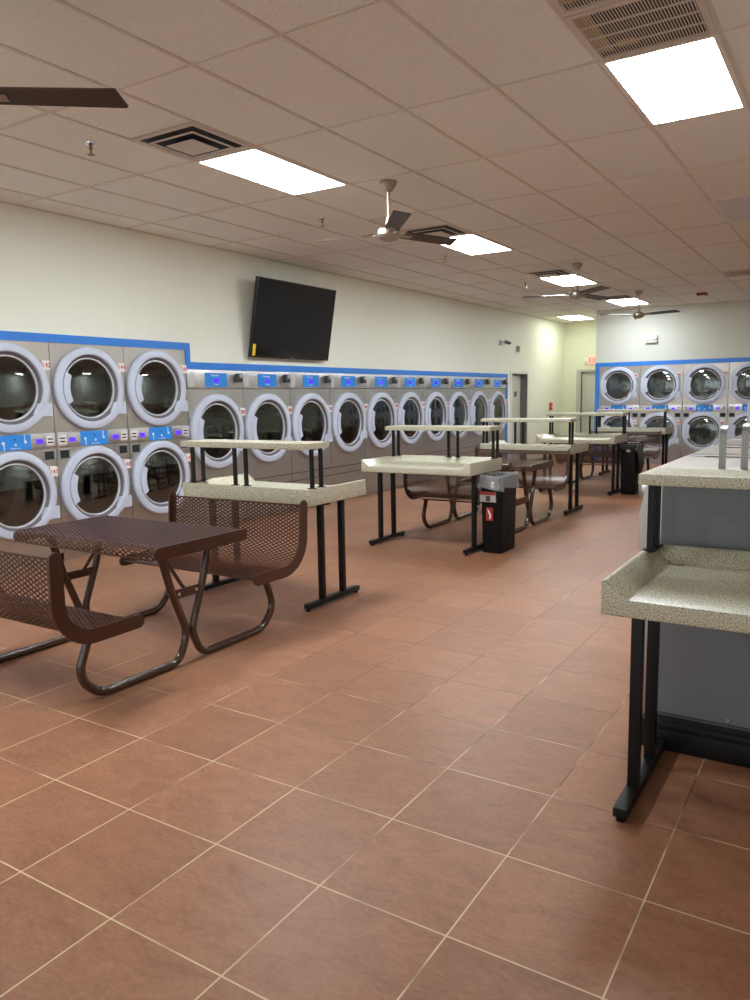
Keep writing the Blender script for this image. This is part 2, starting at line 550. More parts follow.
def holed_front(bm, x0, x1, z0, z1, cx, cz, r, y, depth, seg=64):
    """rectangle with a round hole at plane y, hole wall going back by depth"""
    outer, inner, back = [], [], []
    for k in range(seg):
        a = 2 * PI * k / seg
        ca, sa = math.cos(a), math.sin(a)
        ts = []
        if ca > 1e-9: ts.append((x1 - cx) / ca)
        if ca < -1e-9: ts.append((x0 - cx) / ca)
        if sa > 1e-9: ts.append((z1 - cz) / sa)
        if sa < -1e-9: ts.append((z0 - cz) / sa)
        tt = min(ts)
        outer.append(Vector((cx + ca * tt, y, cz + sa * tt)))
        inner.append(bm.verts.new((cx + r * ca, y, cz + r * sa)))
        back.append(bm.verts.new((cx + r * ca, y + depth, cz + r * sa)))
    # snap nearest outer pts to the corners
    for X in (x0, x1):
        for Z in (z0, z1):
            c = Vector((X, y, Z)); k = min(range(seg), key=lambda q: (outer[q] - c).length); outer[k] = c
    ov = [bm.verts.new(v) for v in outer]
    for k in range(seg):
        k2 = (k + 1) % seg
        bm.faces.new((ov[k], ov[k2], inner[k2], inner[k]))
        bm.faces.new((inner[k], inner[k2], back[k2], back[k]))

def cab_sides(bm, x0, x1, z0, z1, y0, y1):
    v = {}
    for x in (x0, x1):
        for z in (z0, z1):
            for y in (y0, y1): v[x, z, y] = bm.verts.new((x, y, z))
    for q in (((x0, z0), (x0, z1)), ((x1, z0), (x1, z1)), ((x0, z0), (x1, z0)), ((x0, z1), (x1, z1))):
        (a, b) = q
        bm.faces.new((v[a[0], a[1], y0], v[b[0], b[1], y0], v[b[0], b[1], y1], v[a[0], a[1], y1]))
    bm.faces.new((v[x0, z0, y1], v[x1, z0, y1], v[x1, z1, y1], v[x0, z1, y1]))

def make_door(parent, cx, cz, R, rg, name='door'):
    """ring door in a frame facing -Y; R outer radius, rg glass radius"""
    bm = B()
    lathe(bm, [(R - .006, 0.004), (R, -.012), (R, -.034), (R - .012, -.048), (R - .05, -.058), (rg + .050, -.056), (rg + .042, -.046), (rg + .040, 0.004)], 'Y', (cx, 0, cz), 72)
    # hinge block at the lower right
    hx = cx + math.sqrt(max(0, R * R - .20 ** 2)) - .02
    prism(bm, [(hx - .06, cz - .14), (cx + R + .008, cz - .14), (cx + R + .008, cz - .262), (hx - .06, cz - .262), (hx - .12, cz - .24)], 'Y', -.046, .002)
    dr = obj(name, bm, M['ring'], parent)
    bm = B()
    lathe(bm, [(rg + .040, -.038), (rg + .014, -.012), (rg + .010, .004)], 'Y', (cx, 0, cz), 72)
    obj('gasket', bm, M['gasket'], dr)
    bm = B()
    lathe(bm, [(rg + .013, -.004), (rg + .012, -.020), (rg + .002, -.022), (rg - .004, -.010), (rg - .004, .004)], 'Y', (cx, 0, cz), 72)
    obj('inner_lip', bm, M['lip'], dr)
    bm = B()
    lathe(bm, [(0, -.024), (rg * .5, -.020), (rg * .85, -.012), (rg, -.006)], 'Y', (cx, 0, cz), 64)
    obj('glass', bm, M['glass'], dr)
    # handle plate: bites into the glass on the left
    bm = B()
    a0, a1 = PI - .50, PI + .50
    n = 14
    poly = []
    for k in range(n + 1):
        a = a0 + (a1 - a0) * k / n; poly.append((cx + (R - .075) * math.cos(a), cz + (R - .075) * math.sin(a)))
    for k in range(n + 1):
        a = a1 + (a0 - a1) * k / n
        rr = rg - .028
        poly.append((cx + rr * math.cos(a * .97 + PI * .03), cz + rr * math.sin(a * .97 + PI * .03)))
    prism(bm, poly, 'Y', -.066, -.018)
    bmesh.ops.bevel(bm, geom=[e for e in bm.edges if all(v.co.y < -.06 for v in e.verts)], offset=.006, segments=2, affect='EDGES')
    obj('handle', bm, M['ring'], dr)
    return dr

def make_drum(parent, cx, cz, r, depth):
    bm = B()
    lathe(bm, [(r, .004), (r, .03), (r * 1.10, .05), (r * 1.10, depth), (r * .62, depth + .012), (r * .60, depth - .01), (r * .32, depth - .015), (r * .29, depth - .05), (r * .13, depth - .055), (r * .10, depth - .075), (0, depth - .078)], 'Y', (cx, 0, cz), 48)
    for k in range(3):     # lifter vanes
        a = 2 * PI * k / 3 + .5
        u = Vector((math.cos(a), math.sin(a))); v = Vector((-u.y, u.x))
        rr = r * 1.10
        poly = [(cx + u.x * rr * 1.0 + v.x * .05, cz + u.y * rr + v.y * .05), (cx + u.x * rr * .80 + v.x * .012, cz + u.y * rr * .80 + v.y * .012),
                (cx + u.x * rr * .80 - v.x * .012, cz + u.y * rr * .80 - v.y * .012), (cx + u.x * rr - v.x * .05, cz + u.y * rr - v.y * .05)]
        prism(bm, poly, 'Y', .07, depth - .02)
    return obj('drum', bm, M['drum'], parent)

def number_tag(parent, cx, cz, txt, w=.085, h=.092, size=.062):
    bm = B(); box(bm, cx - w / 2, cx + w / 2, -.052, -.0005, cz - h / 2, cz + h / 2, .004)
    o = obj('number_tag', bm, M['tag'], parent)
    me = text_mesh(txt, size, M['red']) if txt else smudge_mesh()
    obj('number', me, M['red'], o, (cx, -.0535, cz))
    return o

def smudge_mesh():
    bm = B()
    for dx in (-.022, 0, .022):
        box(bm, dx - .007, dx + .007, -.0006, .0006, -.022, .022)
    return new_mesh('number', bm, M['red'], False)

SW = .880
def make_stack(label, group, top, low):
    t = thing('stacked_dryer', label, 'dryer', group=group)
    a, b = -SW / 2 + .003, SW / 2 - .003
    R, rg = .410, .290
    cx, zu, zl = -.020, 1.700, .712
    bm = B()
    holed_front(bm, a, b, 1.279, 2.135, cx, zu, rg + .03, 0, .05)
    holed_front(bm, a, b, .09, 1.128, cx, zl, rg + .03, 0, .05)
    bm.faces.new([bm.verts.new(v) for v in ((a, .02, 1.128), (b, .02, 1.128), (b, .02, 1.279), (a, .02, 1.279))])
    box(bm, a + .02, b - .02, .03, .05, 0.0, .09)
    cab_sides(bm, a, b, .09, 2.135, 0, .85)
    obj('cabinet', bm, M['steel'], t, smooth=False)
    for cz in (zu, zl):
        make_drum(t, cx, cz, rg + .025, .56)
        make_door(t, cx, cz, R, rg)
    bm = B(); box(bm, a, b, -.012, .02, 1.131, 1.276, .004)
    cp = obj('control_panel', bm, M['panel'], t)
    bm = B(); box(bm, -.167, .167, -.0145, -.011, 1.133, 1.274); obj('blue_plate', bm, M['bluepanel'], cp, smooth=False)
    bm = B()
    for sx, z0, z1, zc in ((.105, 1.215, 1.272, 1.205), (-.105, 1.135, 1.19, 1.203)):
        box(bm, sx - .0045, sx + .0045, -.0155, -.014, z0, z1)
        lathe(bm, [(0, -.0158), (.014, -.0158), (.014, -.014)], 'Y', (sx + (.006 if sx > 0 else -.006), 0, zc), 20)
    lathe(bm, [(0, -.0158), (.012, -.0158), (.012, -.014)], 'Y', (.01, 0, 1.182), 20)
    obj('white_graphic', bm, M['white'], cp, smooth=False)
    obj('logo', text_mesh('Electrolux', .024, M['white']), M['white'], cp, (.01, -.0155, 1.150))
    bm = B(); lathe(bm, [(0, -.016), (.008, -.016), (.009, -.013)], 'Y', (.005, 0, 1.232), 12); obj('key_lock', bm, M['coin'], cp)
    for sx in (-1, 1):
        c = sx * .262
        bm = B(); box(bm, c - .036, c + .036, -.0150, -.011, 1.178, 1.222); obj('display', bm, M['screen'], cp, smooth=False)
        bm = B(); box(bm, sx * .372 - .040, sx * .372 + .040, -.0150, -.011, 1.155, 1.250, .002); sp = obj('coin_plate', bm, M['tag'], cp)
        bm = B()
        for zz in (1.218, 1.186): box(bm, sx * .372 - .028, sx * .372 + .028, -.0165, -.0145, zz - .007, zz + .007)
        obj('coin_slot', bm, M['dark'], sp, smooth=False)
    for sx in (-1, 1):
        c = sx * .355
        bm = B()
        for q in ((c - .066, c - .052), (c + .052, c + .066)): box(bm, q[0], q[1], -.010, 0, 1.008, 1.112)
        box(bm, c - .052, c + .052, -.010, 0, 1.100, 1.112); box(bm, c - .052, c + .052, -.010, 0, 1.008, 1.020)
        fr = obj('coin_return', bm, M['coinface'], t, smooth=False)
        bm = B(); box(bm, c - .052, c + .052, -.003, .0, 1.020, 1.100); obj('return_flap', bm, M['dark'], fr, smooth=False)
    number_tag(t, .362, 1.915, top); number_tag(t, .362, .905, low)
    return t

def set_numbers(root, top, low):
    tags = sorted(find(root, 'number_tag'), key=lambda o: -max(v.co.z for v in o.data.vertices))
    for tg, s in zip(tags, (top, low)):
        n = find(tg, 'number')[0]
        n.data = text_mesh(s, .062, M['red']) if s else smudge_mesh()

G1 = 'stacked dryers in the left wall'
G2 = 'stacked dryers in the back wall'
st = make_stack('stacked steel dryer at the left edge, doors numbered 142 over 141', G1, '142', '141')
st.location = (XW, 2.395 + .44, 0); st.rotation_euler = (0, 0, PI / 2)
s2 = dup(st, (XW, 2.395 + 1.32, 0), PI / 2, 'stacked steel dryer with doors numbered 144 over 143, middle of the left wall three'); set_numbers(s2, '144', '143')
s3 = dup(st, (XW, 2.395 + 2.20, 0), PI / 2, 'stacked steel dryer numbered 146 beside the step in the blue trim'); set_numbers(s3, '146', '145')
farlab = ['stacked dryer in the back wall, next to the corridor corner',
          'stacked dryer in the back wall, second from the corridor corner',
          'stacked dryer in the back wall, third from the corridor corner',
          'stacked dryer in the back wall, cut by the right edge of the photo']
for k in range(4):
    f = dup(st, (F0 + .44 + k * .883, YB, 0), 0, farlab[k], G2); set_numbers(f, None, None)

# ------------------------------------------------------------------ single large dryers
LW = (S2 - S1) / 10
def make_single(label, group):
    t = thing('large_dryer', label, 'dryer', group=group)
    a, b = -LW / 2 + .003, LW / 2 - .003
    R, rg, cx, cz = .450, .325, -.012, 1.180
    bm = B()
    holed_front(bm, a, b, .535, 1.690, cx, cz, rg + .03, 0, .05)
    box(bm, a, b, .0, .012, .428, .525); box(bm, a, b, .0, .02, .06, .418)
    box(bm, a + .02, b - .02, .05, .07, 0, .06)
    cab_sides(bm, a, b, .06, 1.915, .0205, .85)
    obj('cabinet', bm, M['steel_dark'], t, smooth=False)
    bm = B(); box(bm, a + .001, b - .001, .012, .018, .40, .55); obj('panel_gap', bm, M['dark'], t, smooth=False)
    make_drum(t, cx, cz, rg + .025, .60)
    make_door(t, cx, cz, R, rg)
    bm = B(); box(bm, a, b, -.010, .02, 1.695, 1.914, .004)
    cp = obj('control_panel', bm, M['panel'], t)
    bm = B(); box(bm, -.185, .185, -.014, -.009, 1.715, 1.880); obj('blue_plate', bm, M['bluepanel'], cp, smooth=False)
    obj('logo', text_mesh('Electrolux', .034, M['white']), M['white'], cp, (-.02, -.0146, 1.852))
    bm = B(); box(bm, -.045, .045, -.0160, -.013, 1.765, 1.815); obj('display', bm, M['screen'], cp, smooth=False)
    bm = B()
    for dx in (-.03, .0, .03): box(bm, dx - .008, dx + .008, -.0152, -.013, 1.738, 1.750)
    obj('button', bm, M['white'], cp, smooth=False)
    bm = B(); box(bm, .330, .420, -.070, -.010, 1.770, 1.880, .014)
    cb = obj('coin_box', bm, M['coin'], cp)
    bm = B(); box(bm, .352, .424, -.074, -.066, 1.825, 1.870, .004); obj('coin_face', bm, M['coinface'], cb)
    bm = B(); box(bm, -.44, -.36, -.0115, -.009, 1.720, 1.880); obj('instruction_label', bm, mat('clear_grey_label', (.55, .55, .57), .4), cp, smooth=False)
    number_tag(t, .410, 1.405, None, .09, .098)
    bm = B()
    for z in (.555, .44): lathe(bm, [(0, -.012), (.012, -.010), (.014, 0)], 'Y', (LW / 2 - .03, 0, z), 12)
    obj('latch_bolt', bm, M['bolt'], t)
    bm = B(); lathe(bm, [(0, -.008), (.010, -.008), (.011, 0)], 'Y', (0, 0, .477), 12); obj('drawer_lock', bm, M['coin'], t)
    return t

nth = ['first', 'second', 'third', 'fourth', 'fifth', 'sixth', 'seventh', 'eighth', 'ninth', 'last']
GS = 'large single dryers along the left wall'
sg = make_single('large single dryer directly right of the stacked dryers, first of its row', GS)
sg.location = (XW, S1 + LW * .5, 0); sg.rotation_euler = (0, 0, PI / 2)
for k in range(1, 10):
    lab = 'large single dryer in the left wall, %s one counting from the stacked dryers' % nth[k]
    if k == 9: lab = 'large single dryer at the far end of the left wall row, beside the grey door'
    dup(sg, (XW, S1 + LW * (k + .5), 0), PI / 2, lab)

# ------------------------------------------------------------------ folding tables
TL, TD = .625, .77
def make_table(label, group):
    """front at local y=0 facing -Y, high lip at the back"""
    t = thing('folding_table', label, 'table', group=group)
    z0, zs, zt, a, b, L, D = .79, .852, .915, .016, .095, TL, TD
    bm = B()
    V = lambda x, y, z: bm.verts.new((x, y, z))
    fo = [V(-L, 0, z0), V(-L, 0, zt), V(-L + a, 0, zt), V(-L + b, 0, zs), V(L - b, 0, zs), V(L - a, 0, zt), V(L, 0, zt), V(L, 0, z0)]
    bk = [V(-L, D, z0), V(-L, D, zt), V(L, D, zt), V(L, D, z0)]
    rl, rr = V(-L + a, D - a, zt), V(L - a, D - a, zt)
    sl, sr = V(-L + b, D - b, zs), V(L - b, D - b, zs)
    for f in ((fo[0], fo[1], fo[2], fo[3]), (fo[0], fo[3], fo[4], fo[7]), (fo[7], fo[4], fo[5], fo[6]),
              (fo[1], bk[1], rl, fo[2]), (bk[1], bk[2], rr, rl), (fo[6], fo[5], rr, bk[2]),
              (fo[2], rl, sl, fo[3]), (rl, rr, sr, sl), (rr, fo[5], fo[4], sr), (fo[3], sl, sr, fo[4]),
              (fo[0], bk[0], bk[1], fo[1]), (bk[0], bk[3], bk[2], bk[1]), (bk[3], fo[7], fo[6], bk[2]), (fo[0], fo[7], bk[3], bk[0])):
        bm.faces.new(f)
    bmesh.ops.recalc_face_normals(bm, faces=bm.faces)
    sharp = [e for e in bm.edges if len(e.link_faces) == 2 and e.calc_face_angle(0) > .2]
    bmesh.ops.bevel(bm, geom=sharp, offset=.007, segments=3, affect='EDGES', profile=.5)
    obj('tray_top', bm, M['granite'], t)
    bm = B(); box(bm, -.620, .620, D - .29, D, 1.20, 1.245, .006, 2)
    obj('shelf', bm, M['granite'], t)
    pw = .012
    for px, py in ((-.595, D - .045), (-.595, D - .155), (.595, D - .045), (.595, D - .155), (.03, D - .045), (.14, D - .045)):
        bm = B(); box(bm, px - pw, px + pw, py - pw, py + pw, .905 if py > D - .08 or abs(px) > .5 else .86, 1.20)
        box(bm, px - .028, px + .028, py - .024, py + .024, .912, .918, .001)
        obj('shelf_post', bm, M['black'], t)
    lw = .021
    for sx in (-.550, .550):
        for dy in (-.135, .135):
            bm = B(); box(bm, sx - lw, sx + lw, D / 2 + dy - lw, D / 2 + dy + lw, .05, .791, .003)
            obj('leg', bm, M['black'], t)
        bm = B(); box(bm, sx - .026, sx + .026, D / 2 - .340, D / 2 + .335, .018, .055, .004)
        ft = obj('foot', bm, M['black'], t)
        for dy in (-.32, .32):
            bm = B(); lathe(bm, [(0, 0), (.018, 0), (.018, .012), (.010, .02)], 'Z', (sx, D / 2 + dy, 0), 14)
            obj('leveler', bm, M['blackplastic'], ft)
    bm = B(); box(bm, -.53, .53, D / 2 - .02, D / 2 + .02, .755, .79); obj('crossbar', bm, M['black'], t)
    return t

GT = 'speckled folding tables with raised shelves'
tb = make_table('speckled folding table in the right foreground against the grey washer side', GT)
tb.location = (1.115 + TL, 1.27, 0)
ta = dup(tb, (-2.075, 2.95 + TD, 0), PI, 'speckled folding table right behind the nearest picnic bench, its tray back towards us')
for o in find(ta, 'shelf_post'):
    cx = sum(v.co.x for v in o.data.vertices) / len(o.data.vertices)
    o.location = (0, -.055, 0) if abs(cx) > .5 else (-.045, 0, 0)
dup(tb, (-1.905, 5.30, 0), 0, 'speckled folding table with open tray facing us, standing left of the lined trash can')
dup(tb, (-1.85, 8.16 + TD, 0), PI, 'speckled folding table behind the second picnic set, tray back towards us')
dup(tb, (-1.875, 10.31, 0), 0, 'speckled folding table facing us, beside the draped far trash can')
dup(tb, (-1.73, 13.15 + TD, 0), PI, 'farthest speckled folding table, just in front of the back wall dryers')

# ------------------------------------------------------------------ picnic tables
def resample(path, step):
    pts = [Vector(p) for p in path]; acc = [0]
    for a, b in zip(pts, pts[1:]): acc.append(acc[-1] + (b - a).length)
    n = max(2, round(acc[-1] / step)); out = []
    for k in range(n + 1):
        s = acc[-1] * k / n
        i = max(j for j in range(len(acc)) if acc[j] <= s + 1e-9); i = min(i, len(pts) - 2)
        f = (s - acc[i]) / max(1e-9, acc[i + 1] - acc[i]); out.append(pts[i].lerp(pts[i + 1], f))
    return out

def lattice(bm, path2d, x0, x1, pu=.050, pv=.0255, wd=.0078, th=.0042):
    prof = resample([Vector((0, p[0], p[1])) for p in path2d], pv / 2)
    nv = len(prof) - 1
    nu = round((x1 - x0) / (pu / 2)); du = (x1 - x0) / nu
    nrm = []
    for j in range(nv + 1):
        t = (prof[min(j + 1, nv)] - prof[max(j - 1, 0)]).normalized(); nrm.append(Vector((0, -t.z, t.y)))
    P = lambda i, j: Vector((x0 + i * du, prof[j].y, prof[j].z))
    for j in range(nv):
        for i in range(nu):
            if (i + j) % 2 == 0: a, b = P(i, j), P(i + 1, j + 1)
            else: a, b = P(i + 1, j), P(i, j + 1)
            n = nrm[j]; dv = (b - a).normalized(); s = n.cross(dv) * wd / 2; h = n * th / 2
            a = a - dv * wd * .3; b = b + dv * wd * .3
            q = [bm.verts.new(v) for v in (a + s + h, a - s + h, a - s - h, a + s - h, b + s + h, b - s + h, b - s - h, b + s - h)]
            for f in ((0, 1, 5, 4), (1, 2, 6, 5), (2, 3, 7, 6), (3, 0, 4, 7)): bm.faces.new([q[k] for k in f])
    # rolled wire along the two long edges
    for pr in (prof[0], prof[-1]):
        tube(bm, [(x0, pr.y, pr.z), (x1, pr.y, pr.z)], .0055, 6)

def make_picnic(label, group):
    t = thing('picnic_table', label, 'picnic table', group=group)
    X0, X1 = -.625, .66
    # table top: sheet rolled down at both long edges
    tp = fillet_path([(-.372, .705, 0), (-.372, .766, 0), (.372, .766, 0), (.372, .705, 0)], .03, 5)
    bm = B(); lattice(bm, [(p.x, p.y) for p in tp], X0 + .01, X1 - .01)
    top = obj('mesh_top', bm, M['brown'], t, smooth=False)
    for x in (X0, X1 - .012):
        bm = B(); prism(bm, band_poly([(-.338, .735), (.338, .735)], .036, 8), 'X', x, x + .012); obj('end_plate', bm, M['brown'], top)
    # benches: mirrored near and far
    for s in (-1, 1):
        dy, dz = (-.045, -.014) if s < 0 else (0, 0)
        cl = fillet_path([(s * .960 + dy * .3, .835 + dz * .6, 0), (s * .935 + dy, .415 + dz, 0), (s * .46 + dy, .418 + dz, 0)], [.23], 14)
        cl = [(p.x, p.y) for p in cl]
        bm = B(); lattice(bm, cl, X0 + .01, X1 - .01)
        be = obj('mesh_bench', bm, M['brown'], t, smooth=False)
        for x in (X0, X1 - .012):
            bm = B(); prism(bm, band_poly(cl, .037, 8), 'X', x, x + .012); obj('end_plate', bm, M['brown'], be)
        bm = B(); box(bm, -.54, .54, s * .70 - .03, s * .70 + .03, .374 + dz, .386 + dz); obj('seat_rail', bm, M['brown'], be)
        for x in (-.50, .50):
            path = [(x, s * .205, .735), (x, s * .128, .47), (x, s * .018, .19), (x, s * .09, .025), (x, s * .66, .025), (x, s * .79, .15), (x, s * .70, .378 + dz)]
            bm = B(); tube(bm, fillet_path(path, [.5, .13, .10, .15, .13], 8), .0245, 12)
            obj('tube_leg', bm, M['tube'], t)
    for sx in (-1, 1):
        x = sx * .50
        bm = B(); box(bm, x - .006, x + .006, -.125, .125, .405, .460, .004)
        cp = obj('cross_plate', bm, M['brown'], t)
        for yy in (-.07, .07):
            bm = B(); lathe(bm, [(0, .012 * sx), (.009, .011 * sx), (.011, .006 * sx)], 'X', (x, yy, .432), 10)
            obj('bolt', bm, M['bolt'], cp)
        bm = B(); tube(bm, [(x, 0, .43), (x - sx * .05, 0, .47), (x - sx * .30, 0, .745)], .012, 8); obj('brace', bm, M['brown'], t)
        bm = B(); box(bm, x - .03, x + .03, -.25, .25, .728, .740); obj('top_rail', bm, M['brown'], t)
    return t

GP = 'brown mesh picnic tables with two benches each'
pc = make_picnic('nearest brown mesh picnic table with attached benches, at the left foreground', GP)
pc.location = (-1.995, 1.80, 0)
dup(pc, (-1.89, 7.162, 0), 0, 'middle brown mesh picnic table with benches, behind the lined trash can')
dup(pc, (-1.83, 12.147, 0), 0, 'farthest brown mesh picnic table with benches, behind the draped trash can')

# ------------------------------------------------------------------ trash cans
def rrect(hx, hy, r, n=4):
    out = []
    for cx, cy, a0 in ((hx - r, hy - r, 0), (-hx + r, hy - r, PI / 2), (-hx + r, -hy + r, PI), (hx - r, -hy + r, 1.5 * PI)):
        for k in range(n + 1):
            a = a0 + PI / 2 * k / n; out.append((cx + r * math.cos(a), cy + r * math.sin(a)))
    return out

def loft(bm, loops, cap=True):
    R = [[bm.verts.new(v) for v in lp] for lp in loops]
    n = len(R[0])
    for a, b in zip(R, R[1:]):
        for k in range(n): bm.faces.new((a[k], a[(k + 1) % n], b[(k + 1) % n], b[k]))
    if cap: bm.faces.new(R[0])
    return R

def make_bin(label, loc, hx=.115, hy=.21, h=.76):
    t = thing('trash_can', label, 'trash can', loc)
    bm = B()
    L = lambda sx, z: [(x * sx, y * sx, z) for x, y in rrect(hx, hy, .035)]
    loft(bm, [L(.88, 0), L(.90, .01), L(.985, h - .09), L(1.04, h - .085), L(1.06, h - .01), L(1.03, h), L(.98, h), L(.96, h - .06), L(.84, .03)])
    body = obj('can_body', bm, M['blackplastic'], t)
    bm = B()
    for dx in (-.05, 0, .05):
        box(bm, dx - .006, dx + .006, -hy * .945, -hy * .87, .05, h - .36)
    for dy in (-.12, -.04, .04, .12):
        box(bm, hx * .86, hx * .955, dy - .007, dy + .007, .05, h - .30)
    obj('rib', bm, M['blackplastic'], body)
    return t, body

b1, body1 = make_bin('black slim trash can with clear liner and red sticker beside the folding table', (-1.180, 5.765, 0))
hx, hy, h = .115, .21, .76
bm = B()
random.seed(3)
loops = []
base = rrect(hx, hy, .035, 6)
for sc, z, j in ((.93, h - .05, 0), (.97, h + .012, .006), (1.06, h + .018, .008), (1.10, h - .01, .010), (1.12, h - .06, .012), (1.12, h - .115, .022)):
    loops.append([(x * sc + random.uniform(-j, j), y * sc + random.uniform(-j, j), z + random.uniform(-j, j) * 1.3) for x, y in base])
loft(bm, loops, cap=False)
obj('bin_liner', bm, M['liner'], b1)
bm = B(); box(bm, -.112, .055, -.219, -.205, .515, .615); lb = obj('warning_label', bm, mat('greyish_white_label', (.42, .40, .39), .5), b1, smooth=False)  # white label toned down to grey
lb.rotation_euler = (0, 0, 0)
bm = B(); box(bm, -.112, .055, -.2205, -.2185, .585, .615); obj('red_strip', bm, M['darkred'], lb, smooth=False)
bm = B(); box(bm, -.045, .0, -.2205, -.2185, .523, .577); obj('label_print', bm, M['coin'], lb, smooth=False)
bm = B(); box(bm, -.045, .028, -.219, -.205, .33, .46); rs = obj('red_sticker', bm, M['darkred'], b1, smooth=False)
bm = B(); prism(bm, [(-.03, .45), (-.01, .43), (.012, .385), (.004, .35), (-.012, .35), (-.004, .38), (-.02, .41)], 'Y', -.2205, -.2185); obj('sticker_figure', bm, M['tag'], rs, smooth=False)
obj('handle_tab', box(B(), .015, .045, -.234, -.222, .655, .715, .004), M['tag'], b1)

b2, body2 = make_bin('black trash can with a black bag draped over its rim, beyond the far tables', (-1.125, 10.80, 0))
bm = B()
random.seed(5)
loops = []
for sc, z, j in ((.93, h - .05, 0), (.98, h + .012, .006), (1.08, h + .014, .008), (1.12, h - .03, .012), (1.13, h - .08, .02)):
    loops.append([(x * sc + random.uniform(-j, j), y * sc + random.uniform(-j, j), z + random.uniform(-j, j)) for x, y in base])
loft(bm, loops, cap=False)
# hanging flap on the right side
fl = []
for z, x0, yw, off in ((h - .02, .125, .20, 0), (h - .15, .15, .19, .01), (h - .30, .165, .16, .02), (h - .42, .15, .10, .01), (h - .48, .14, .03, 0)):
    fl.append([(x0 + .012 * math.sin(k * 2.1), -yw + 2 * yw * k / 8 + off, z) for k in range(9)])
R = [[bm.verts.new(v) for v in lp] for lp in fl]
for p, q in zip(R, R[1:]):
    for k in range(8): bm.faces.new((p[k], p[k + 1], q[k + 1], q[k]))
obj('bin_liner', bm, M['bagblack'], b2)
obj('handle_tab', box(B(), -.01, .05, -.234, -.222, .655, .690, .004), M['coinface'], b2)

# ------------------------------------------------------------------ washers (island, right)
WP = .72
def make_washer(label, group):
    """local front faces -Y; x runs along the row"""
    t = thing('front_load_washer', label, 'washer', group=group)
    a, b = -WP / 2 + .004, WP / 2 - .004
    bm = B(); prism(bm, [(.10, .10), (.10, 1.215), (.86, 1.215), (.86, .10)], 'X', a + .003, b - .003)
    obj('cabinet', bm, M['washer_side'], t, smooth=False)
    bm = B(); box(bm, a + .002, b - .002, .020, .10, .10, .85, .006); obj('front_panel', bm, M['washer_front'], t)
    bm = B(); prism(bm, [(.005, .862), (.002, 1.02), (.030, 1.15), (.055, 1.225), (.10, 1.232), (.10, .862)], 'X', a + .002, b - .002)
    cp = obj('sloped_console', bm, M['washer_front'], t, smooth=False)
    bm = B(); box(bm, a, b, .06, .86, 1.215, 1.236, .005); obj('top_panel', bm, M['washer_top'], t)
    bm = B(); box(bm, a + .001, a + .020, .085, .80, 1.236, 1.248, .004); obj('edge_strip', bm, M['chrome'], t)
    bm = B(); box(bm, a + .028, a + .040, .16, .60, 1.2355, 1.2395); obj('lid_seam', bm, M['coin'], t, smooth=False)
    bm = B(); lathe(bm, [(.0, -.065), (.05, -.060), (.075, -.040), (.085, -.01), (.085, .03)], 'Y', (0.06, 0, 1.10), 28)
    obj('soap_lid', bm, M['washer_front'], cp)
    make_door_small(t, 0, .50)
    bm = B(); box(bm, b - .0035, b - .0005, .105, .855, .126, .130); obj('panel_seam', bm, M['coin'], t, smooth=False)
    bm = B(); lathe(bm, [(0, b + .003), (.008, b + .002), (.010, b - .004)], 'X', (0, .40, .145), 12); obj('panel_screw', bm, M['bolt'], t)
    return t

def make_door_small(parent, cx, cz):
    bm = B(); lathe(bm, [(.235, .022), (.24, -.01), (.22, -.03), (.17, -.028), (.165, .022)], 'Y', (cx, 0, cz), 48)
    d = obj('door', bm, M['ring'], parent)
    bm = B(); lathe(bm, [(0, -.012), (.10, -.008), (.167, .004)], 'Y', (cx, 0, cz), 40); obj('glass', bm, mat('dark_washer_glass', (.01, .012, .013), .06), d)
    return d

GW = 'front load washers in the right island row'
ws = make_washer('nearest front load washer of the island, grey side against the foreground folding table', GW)
XF = 1.042
wl = ['', 'second front load washer of the right island, counting away from the foreground folding table',
      'third front load washer of the right island, counting away from the foreground folding table', 'farthest front load washer of the right island row']
for k in range(4):
    o = ws if k == 0 else dup(ws, (0, 0, 0), 0, wl[k])
    o.location = (XF, 2.10 + WP * (k + .5), 0); o.rotation_euler = (0, 0, -PI / 2)
pl = thing('washer_plinth', 'black plinth along the floor under the washer island row', 'plinth', (0, 0, 0))
bm = B(); box(bm, 1.10, 1.93, 2.00, 5.03, 0, .0985, .004); box(bm, 1.10, 1.93, 2.00, 2.085, .09, .125, .004); obj('plinth_body', bm, M['black'], pl)
# upright curled plates standing on the first washer
def make_plate(label, x, y, zt):
    bm = B()
    pth = fillet_path([(0, 1.2365, 0), (0, zt - .012, 0), (.045, zt, 0)], .028, 6)
    poly = [(p.x, p.y) for p in pth]
    th = .006
    out = [(u, v) for u, v in poly]; inn = []
    for i, p in enumerate(pth):
        tt = (pth[min(i + 1, len(pth) - 1)] - pth[max(i - 1, 0)]).normalized(); n = Vector((-tt.y, tt.x)); inn.append((p.x - n.x * -th, p.y - n.y * -th))
    # the sheet is bent along Y, so extrude it in X
    prism(bm, out + inn[::-1], 'X', x - .014, x + .014)
    for v in bm.verts: v.co.y += y
    o = obj('upright_plate', bm, M['greyplate'])
    tag(o, label, 'metal plate', 'curled upright plates on the washer island')
make_plate('left of two upright curled grey plates on the nearest washer top', 1.366, 2.19, 1.412)
make_plate('right of two upright curled grey plates on the nearest washer, at photo edge', 1.452, 2.19, 1.423)
cbx = thing('console_box', 'pale console box standing behind the curled grey plates at the right edge', 'console box', (1.46, 2.52, 1.239))
bm = B(); box(bm, -.04, .30, -.05, .05, .145, .275, .014); obj('housing', bm, M['ring'], cbx)
bm = B(); box(bm, .02, .26, -.04, .04, 0, .145); obj('stand', bm, M['greyplate'], cbx)
bm = B(); box(bm, .02, .10, -.053, -.049, .225, .250); obj('slot', bm, M['dark'], cbx, smooth=False)

